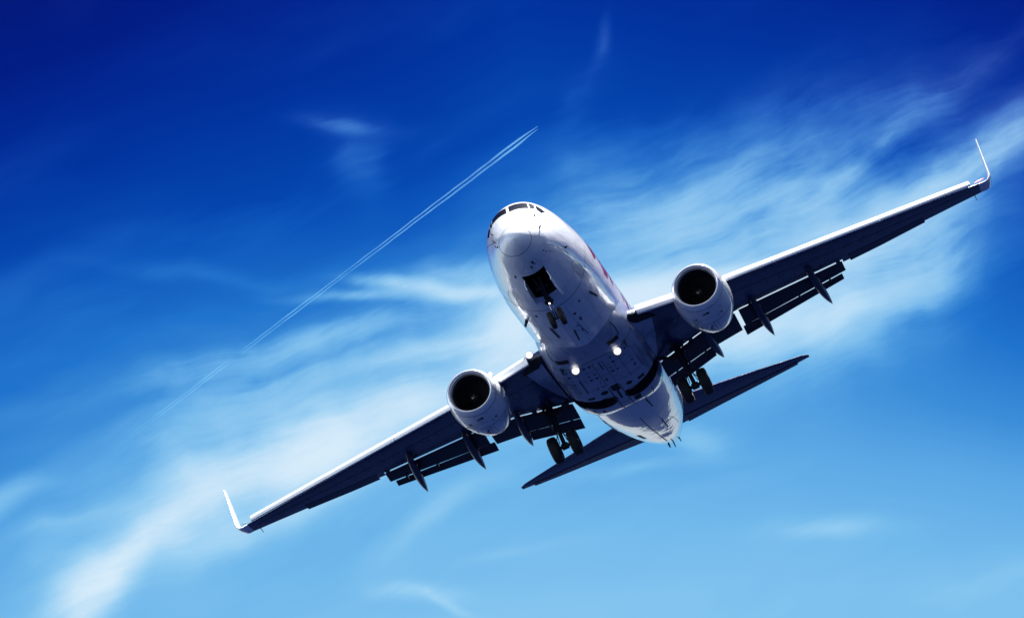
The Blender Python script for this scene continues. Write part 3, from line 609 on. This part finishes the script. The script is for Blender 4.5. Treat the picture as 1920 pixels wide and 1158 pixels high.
# ------------------------------------------------------------------ engines
NP = [(0.0, .845), (.012, .868), (.04, .892), (.09, .92), (.16, .945), (.28, .972), (.5, 1.01), (.8, 1.05), (1.2, 1.075), (1.6, 1.075), (2.0, 1.045), (2.4, .985), (2.8, .90), (3.1, .83), (3.25, .79)]
NI = [(0.0, .845), (.008, .825), (.03, .80), (.07, .775), (.13, .752), (.22, .738), (.32, .735), (.45, .742), (.8, .77), (1.0, .775)]
TILT = math.tan(R_(2.0))
ex0, ey0, ez0 = 10.06, 4.86, -1.45
for s in (1, -1):
    def npt(x, th):
        x = np.clip(float(x) - ex0, 0, 3.25); r = float(np.interp(x, [p[0] for p in NP], [p[1] for p in NP])); c, q = math.cos(th), math.sin(th)
        fl = .955 if q < 0 else 1.0
        return np.array([ex0 + x, s * ey0 + r * c * (1.02 + .015 * (1 - q)), ez0 - x * TILT + r * q * fl])
    TH = np.linspace(0, 2 * math.pi, 72, endpoint=False)
    def ring(x, r):
        return [np.array([ex0 + x, s * ey0 + r * math.cos(t) * (1.02 + .015 * (1 - math.sin(t))), ez0 - x * TILT + r * math.sin(t) * (.955 if math.sin(t) < 0 else 1.)]) for t in TH]
    mb = MB(); mb.grid([ring(x, r) for x, r in NP if x >= .28], True); mb.grid([ring(3.25, .79), ring(3.24, .74), ring(2.6, .70)], True, mi=2, cap1=True)
    nac = mb.build('engine_nacelle', ['nac', 'line', 'dark', 'white'], root)
    d_ = MB()
    ribbon(d_, npt, [(ex0 + 1.55, t) for t in range(180, 361, 5)], .03, n=60)
    ribbon(d_, npt, [(ex0 + .30, t) for t in range(0, 361, 5)], .02, n=90)
    ribbon(d_, npt, [(ex0 + 1.55, 270), (ex0 + 3.2, 270)], .02, n=20)
    ribbon(d_, npt, [(ex0 + 1.05, t) for t in range(265, 320, 5)], .015, n=30)
    for (x, t, rx, rt) in [(.62, 272, .07, 4), (.66, 280, .05, 3), (1.12, 246, .06, 2.2), (1.18, 254, .03, 1.5), (1.0, 300, .09, 1.5), (1.1, 305, .09, 1.5), (1.28, 296, .03, 6), (1.42, 312, .03, 5), (1.95, 277, .07, 2.5), (2.15, 280, .12, 1.6), (2.3, 283, .12, 1.6), (2.42, 278, .10, 1.6), (2.55, 282, .1, 1.6), (2.7, 276, .08, 1.6), (2.0, 300, .06, 2.5)]:
        x += ex0; patch(d_, npt, [(x - rx, t - rt), (x + rx, t - rt)], [(x - rx, t + rt), (x + rx, t + rt)], 1, na=6)
    for P in ([(1.75, 262), (2.9, 262), (2.9, 290), (1.75, 290), (1.75, 262)], [(1.8, 300), (2.3, 300), (2.3, 318), (1.8, 318), (1.8, 300)]): ribbon(d_, npt, [(ex0 + a, b) for a, b in P], .014, n=50)
    join_mb(nac, d_)
    mb = MB(); mb.grid([ring(x, r) for x, r in reversed([p for p in NP if p[0] <= .281])] + [ring(x, r) for x, r in NI[1:6]], True); mb.build('inlet_lip', 'metal', nac)
    mb = MB(); mb.grid([ring(x, r) for x, r in NI[5:]], True); mb.grid([ring(1.04, .775), ring(1.05, .3), ring(1.05, .02)], True, cap1=True); mb.build('intake_duct', 'inner', nac)
    cx = np.array([ex0 + .93, s * ey0, ez0 - .93 * TILT])
    mb = MB()
    for k in range(24):
        a = 2 * math.pi * k / 24; G = []
        for r in np.linspace(.2, .755, 7):
            tw = R_(35 + 28 * (r - .2) / .55); cw = .085 + .05 * r; row = []
            for q in (-1, 1): row.append(cx + np.array([q * cw * math.cos(tw), 0, 0]) + r * np.array([0, math.cos(a), math.sin(a)]) + q * cw * math.sin(tw) * np.array([0, -math.sin(a), math.cos(a)]))
            G.append(row)
        mb.grid(G)
    mb.build('engine_fan', 'fan', nac, weld=False)
    mb = MB(); mb.lathe(cx, (-1, 0, TILT), [(-.05, .23), (.05, .225), (.16, .18), (.26, .11), (.33, .04), (.345, 0)], 32)
    G = []
    for k in range(14):
        u = k / 13; a = R_(-70 + 220 * u); rr = .05 + .10 * u; ax = .315 - .115 * u * 1.05
        p = cx + np.array([-ax - .008, 0, 0]); wdt = .035 * math.sin(math.pi * min(u + .1, 1)) + .006
        G.append([p + (rr + q * wdt / 2) * np.array([0, math.cos(a), math.sin(a)]) + np.array([q * .01, 0, 0]) for q in (-1, 1)])
    mb.grid(G, mi=1); mb.build('spinner', ['spin', 'swirl'], nac)
    mb = MB(); mb.lathe((ex0 + 2.6, s * ey0, ez0 - 2.6 * TILT - .02), (1, 0, .0), [(0, .66), (.6, .60), (1.3, .46), (1.7, .38), (1.7, .30), (1.6, .28), (2.2, .12), (2.45, .02)], 40); mb.build('exhaust_nozzle', 'exh', nac)
    mb = MB(); G = []
    for (x, hw, zb, zt) in [(10.9, .05, -.46, -.40), (11.4, .15, -.75, -.22), (12.0, .21, -1.1, -.30), (12.8, .22, -1.2, -.45), (13.6, .2, -1.2, -.62), (14.6, .12, -1.05, -.75), (15.3, .03, -.92, -.8)]:
        G.append([(x, s * ey0 + hw * math.cos(q), (zb + zt) / 2 + (zt - zb) / 2 * math.sin(q)) for q in np.linspace(0, 2 * math.pi, 20, endpoint=False)])
    mb.grid(G, True, True, True); mb.build('pylon', 'nac', nac)
    mb = MB(); a = 50 if s < 0 else 130; a = R_(a); p = npt(ex0 + 1.0, a); n = np.array([0, math.cos(a), math.sin(a)])
    mb.prism([p - n * .04, p + n * .30 + (.55, 0, 0), p + n * .30 + (.95, 0, 0), p - n * .08 + (1.1, 0, 0)], (0, .02, 0)); mb.build('nacelle_strake', 'nac', nac)

# ------------------------------------------------------------------ tail surfaces
for s in (1, -1):
    mb = MB(); G = []
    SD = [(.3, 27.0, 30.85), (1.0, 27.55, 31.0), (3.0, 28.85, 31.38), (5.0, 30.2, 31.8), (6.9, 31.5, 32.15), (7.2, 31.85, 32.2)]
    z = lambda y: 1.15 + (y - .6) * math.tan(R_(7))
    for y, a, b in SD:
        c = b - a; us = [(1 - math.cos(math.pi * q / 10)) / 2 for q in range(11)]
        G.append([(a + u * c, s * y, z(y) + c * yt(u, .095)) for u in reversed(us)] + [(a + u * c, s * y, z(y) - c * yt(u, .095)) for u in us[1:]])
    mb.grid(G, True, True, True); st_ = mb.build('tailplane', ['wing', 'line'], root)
    mb = MB(); G = []
    for y in np.linspace(1.1, 6.6, 8):
        a = float(np.interp(y, [q[0] for q in SD], [q[1] for q in SD])); b = float(np.interp(y, [q[0] for q in SD], [q[2] for q in SD])); c = b - a; x0 = b - .33 * c
        G.append([(x0, s * y, z(y) - c * yt(.67, .095) - .012), (x0 + .03, s * y, z(y) - c * yt(.67, .095) - .035), (b + .10, s * y, z(y) - .03), (b + .1, s * y, z(y) + .01), (x0, s * y, z(y) - .0)])
    mb.grid(G, True, True, True); mb.build('elevator', 'canoe', st_)
mb = MB(); G = []
for z, a, b in [(1.7, 24.6, 31.2), (2.2, 25.9, 31.3), (3.2, 27.4, 31.6), (6.5, 30.1, 32.9), (8.6, 31.6, 33.6)]:
    c = b - a; us = [(1 - math.cos(math.pi * q / 10)) / 2 for q in range(11)]
    G.append([(a + u * c, c * yt(u, .09), z) for u in reversed(us)] + [(a + u * c, -c * yt(u, .09), z) for u in us[1:]])
mb.grid(G, True, True, True); fin = mb.build('tail_fin', 'white', root)
mb = MB(); mb.grid([[(b - .28 * (b - a), .09, z), (b + .03, .01, z), (b + .03, -.01, z), (b - .28 * (b - a), -.09, z)] for z, a, b in [(2.6, 26.6, 31.4), (6.5, 30.1, 32.9), (8.4, 31.5, 33.5)]], True, True, True); mb.build('rudder', 'red', fin)

# ------------------------------------------------------------------ landing gear
def wheel(parent, c, R, wd, rimr):
    h = wd / 2; P = [(-h * .72, rimr), (-h * .92, rimr + .03), (-h, R * .80), (-h * .86, R * .93), (-h * .5, R * .99), (-h * .42, R * .985), (-h * .38, R * .999), (0, R), (h * .38, R * .999), (h * .42, R * .985), (h * .5, R * .99), (h * .86, R * .93), (h, R * .80), (h * .92, rimr + .03), (h * .72, rimr)]
    m_ = MB(); m_.lathe(c, (0, 1, 0), P, 44); ty = m_.build('tyre', 'rub', parent)
    m_ = MB(); m_.lathe(c, (0, 1, 0), [(-h * .8, 0), (-h * .8, .09), (-h * .45, .1), (-h * .4, rimr * .8), (-h * .75, rimr * .98), (-h * .7, rimr + .005), (h * .7, rimr + .005), (h * .75, rimr * .98), (h * .4, rimr * .8), (h * .45, .1), (h * .8, .09), (h * .8, 0)], 32); m_.build('wheel_rim', 'rim', ty)
for s in (1, -1):
    t0 = np.array([15.75, s * 2.86, -1.15]); ax = np.array([16.38, s * 2.91, -2.845]); m_ = MB()
    md = t0 * .35 + ax * .65
    m_.tube([t0, md], [.15, .125], 20); m_.tube([ax + (0, -s * .5, 0), ax + (0, s * .5, 0)], .075, 14)
    m_.tube([ax + (0, -s * .14, 0), ax + (0, s * .14, 0)], .14, 14)
    m_.tube([t0 + (.05, -s * .08, -.55), (15.75, s * 1.75, -1.2)], [.075, .06], 12); m_.tube([t0 + (.02, 0, -.2), (14.95, s * 2.75, -1.2)], [.08, .07], 12)
    m_.tube([t0 + (0, s * .05, -.4), (16.1, s * 3.5, -1.1)], [.06, .05], 12)
    k1 = md + (.38, 0, .02); m_.tube([md + (.1, 0, .25), k1 + (0, 0, -.1)], [.06, .045], 10); m_.tube([k1 + (0, 0, -.1), ax + (.1, 0, .08)], [.045, .06], 10)
    for dy in (-.12, .1): m_.tube([t0 + (-.14, dy, -.3), md + (-.12, dy, -.1), ax + (-.1, dy * 1.6, .15)], .018, 8)
    for dy in (-.28, .28):
        m_.tube([ax + (0, dy - .07, 0), ax + (0, dy + .07, 0)], .2, 16)
        m_.tube([ax + (-.05, dy, .2), md + (-.08, dy * .4, -.1)], .02, 8)
    m_.tube([t0 + (-.0, -s * .3, -.02), t0 + (.0, s * .3, -.02)], .13, 14); m_.box((t0[0] - .1, min(s * 2.5, s * 2.75), -1.75), (t0[0] + .15, max(s * 2.5, s * 2.75), -1.5))
    leg = m_.build('main_gear_leg', 'gear', root)
    m_ = MB(); m_.tube([md, ax], .085, 18); m_.build('oleo_piston', 'gear', leg)
    for dy in (-.43, .43): wheel(leg, ax + (0, dy, 0), .565, .40, .27)
    m_ = MB(); o = np.array([0, s * .22, 0]); m_.prism([t0 + o + (-.28, 0, -.1), t0 + o + (.32, 0, -.1), t0 + o + (.58, s * .02, -.85), t0 + o + (.38, s * .02, -1.15), t0 + o + (.02, s * .02, -.95)], (0, s * .035, 0)); m_.build('gear_door', 'flap', leg)
n0 = np.array([3.15, 0, -1.55]); ax = np.array([3.94, 0, -2.75]); md = n0 * .4 + ax * .6; m_ = MB()
m_.tube([n0, md], [.12, .10], 18); m_.tube([ax + (0, -.25, 0), ax + (0, .25, 0)], .05, 12); m_.tube([md + (-.15, 0, .3), (2.5, .12, -1.5)], [.05, .05], 10); m_.tube([md + (-.15, 0, .3), (2.5, -.12, -1.5)], [.05, .05], 10)
m_.tube([n0 + (.1, -.25, -.1), n0 + (.1, .25, -.1)], .09, 12); m_.tube([md + (-.05, -.17, .1), md + (-.05, .17, .1)], .06, 12)
m_.tube([md + (.08, 0, .15), md + (.34, 0, -.15), ax + (.08, 0, .06)], [.04, .035, .04], 10); m_.tube([md + (0, 0, .25), md], [.13, .13], 16)
ng = m_.build('nose_gear_leg', 'gear', root)
m_ = MB(); m_.tube([md, ax], .062, 16); m_.build('oleo_piston', 'chrome', ng)
for dy in (-.2, .2): wheel(ng, ax + (0, dy, 0), .345, .195, .17)
tl = md + (-.13, 0, -.02); m_ = MB(); m_.lathe(tl, (-1, 0, 0), [(-.06, .03), (0, .07), (.03, .075)], 20); h = m_.build('taxi_light', 'gear', ng)
m_ = MB(); m_.lathe(tl, (-1, 0, 0), [(.03, .04), (.045, .03), (.05, 0)], 20); m_.build('lamp_lens', 'lamp', h)
for s in (1, -1):
    m_ = MB(); G = []
    for x, dz, w0 in [(1.86, .40, .0), (2.3, .50, .02), (2.9, .50, .02), (3.5, .40, .0), (4.0, .12, 0)]:
        zt = -1.72 - .06 * (x - 1.86) * .8; y = -.07 + s * (.46 + (x - 1.86) * .012); G.append([(x, y, zt), (x, y + s * (.05 + w0), zt - dz * .6), (x, y + s * .03, zt - dz), (x, y + s * .0, zt - dz), (x, y + s * (.02 + w0), zt - dz * .6), (x, y - s * .03, zt)])
    m_.grid(G, True, True, True); m_.build('nose_gear_door', 'white', root)

# ------------------------------------------------------------------ vapour trail of a far aircraft, 9 km up
def sky_pt(az, el, alt=9000.):
    d = SLANT @ Vector((math.cos(R_(el)) * math.sin(R_(az)), math.cos(R_(el)) * math.cos(R_(az)), math.sin(R_(el)))); return np.array(d) * (alt / d.z)
def trail():
    A, B = sky_pt(.50, 21.24), sky_pt(-7.75, 15.05); ax = (B - A) / np.linalg.norm(B - A); L = np.linalg.norm(B - A)
    side = np.cross(ax, (0, 0, 1)); side /= np.linalg.norm(side); up = np.cross(side, ax); rg = random.Random(3); mb = MB()
    view = (A + B) / 2; view = view / np.linalg.norm(view); lat = np.cross(ax, view); lat /= np.linalg.norm(lat)
    for q in (-1, 1):
        n = 220; path = []; rad = []
        for k in range(n + 1):
            u = k / n; r = 4 + 14 * min(u / .04, 1) ** .8 * (1 - .55 * min(max(u - .06, 0) / .2, 1)); sp = 8 + 6 * min(u / .05, 1) - 3.5 * min(max(u - .08, 0) / .25, 1); wob = 1.0 * math.sin(u * 40 + q) + .7 * math.sin(u * 133 + 2 * q)
            start = 0 if q < 0 else .003
            path.append(A + ax * L * (u + start) + lat * q * (sp + wob) + (0, 0, 0)); rad.append(.48 * r * (1 if u < .85 else max(.15, (1 - u) / .15)))
        mb.tube(path, rad, 12)
    o = mb.build('vapour_trail', VT, None, base=np.zeros(3)); o['label'] = 'thin white vapour trail of two lines slanting across the dark blue sky'; o['category'] = 'vapour trail'
    o.data.shade_smooth()
VT = bpy.data.materials.new('ice_vapour'); VT.use_nodes = True; t = NT(VT.node_tree); t.n.clear()
o_ = t.node('ShaderNodeOutputMaterial'); tr = t.node('ShaderNodeBsdfTransparent'); tl_ = t.node('ShaderNodeBsdfTranslucent'); df = t.node('ShaderNodeBsdfDiffuse'); ad = t.node('ShaderNodeMixShader'); mx = t.node('ShaderNodeMixShader')
tl_.inputs[0].default_value = (.16, .40, .55, 1); df.inputs[0].default_value = (.16, .40, .55, 1); t.l.new(tl_.outputs[0], ad.inputs[1]); t.l.new(df.outputs[0], ad.inputs[2])
tcn = t.node('ShaderNodeTexCoord'); lw = t.node('ShaderNodeLayerWeight'); lw.inputs[0].default_value = .35
nz = t.noise(tcn.outputs['Object'], .0022, 3., .5)
fc = t.m('SUBTRACT', 1.0, lw.outputs['Facing']); se = None
TA, TB = sky_pt(.50, 21.24), sky_pt(-7.75, 15.05); tv = TA - TB
dn = t.node('ShaderNodeVectorMath', operation='DOT_PRODUCT'); t.l.new(tcn.outputs['Object'], dn.inputs[0]); dn.inputs[1].default_value = tv / (tv @ tv)
fade = t.m('DIVIDE', t.m('SUBTRACT', dn.outputs['Value'], float(TB @ tv / (tv @ tv))), 0.55, clamp=True)          # thins out to the older end
al = t.m('MULTIPLY', t.m('MULTIPLY', t.m('POWER', fc, 1.2), t.m('MULTIPLY_ADD', t.m('SUBTRACT', nz, .5), 1.1, .20, clamp=True)), t.m('MULTIPLY_ADD', fade, .70, .16))
t.l.new(al, mx.inputs[0]); t.l.new(tr.outputs[0], mx.inputs[1]); t.l.new(ad.outputs[0], mx.inputs[2]); t.l.new(mx.outputs[0], o_.inputs[0])
trail()
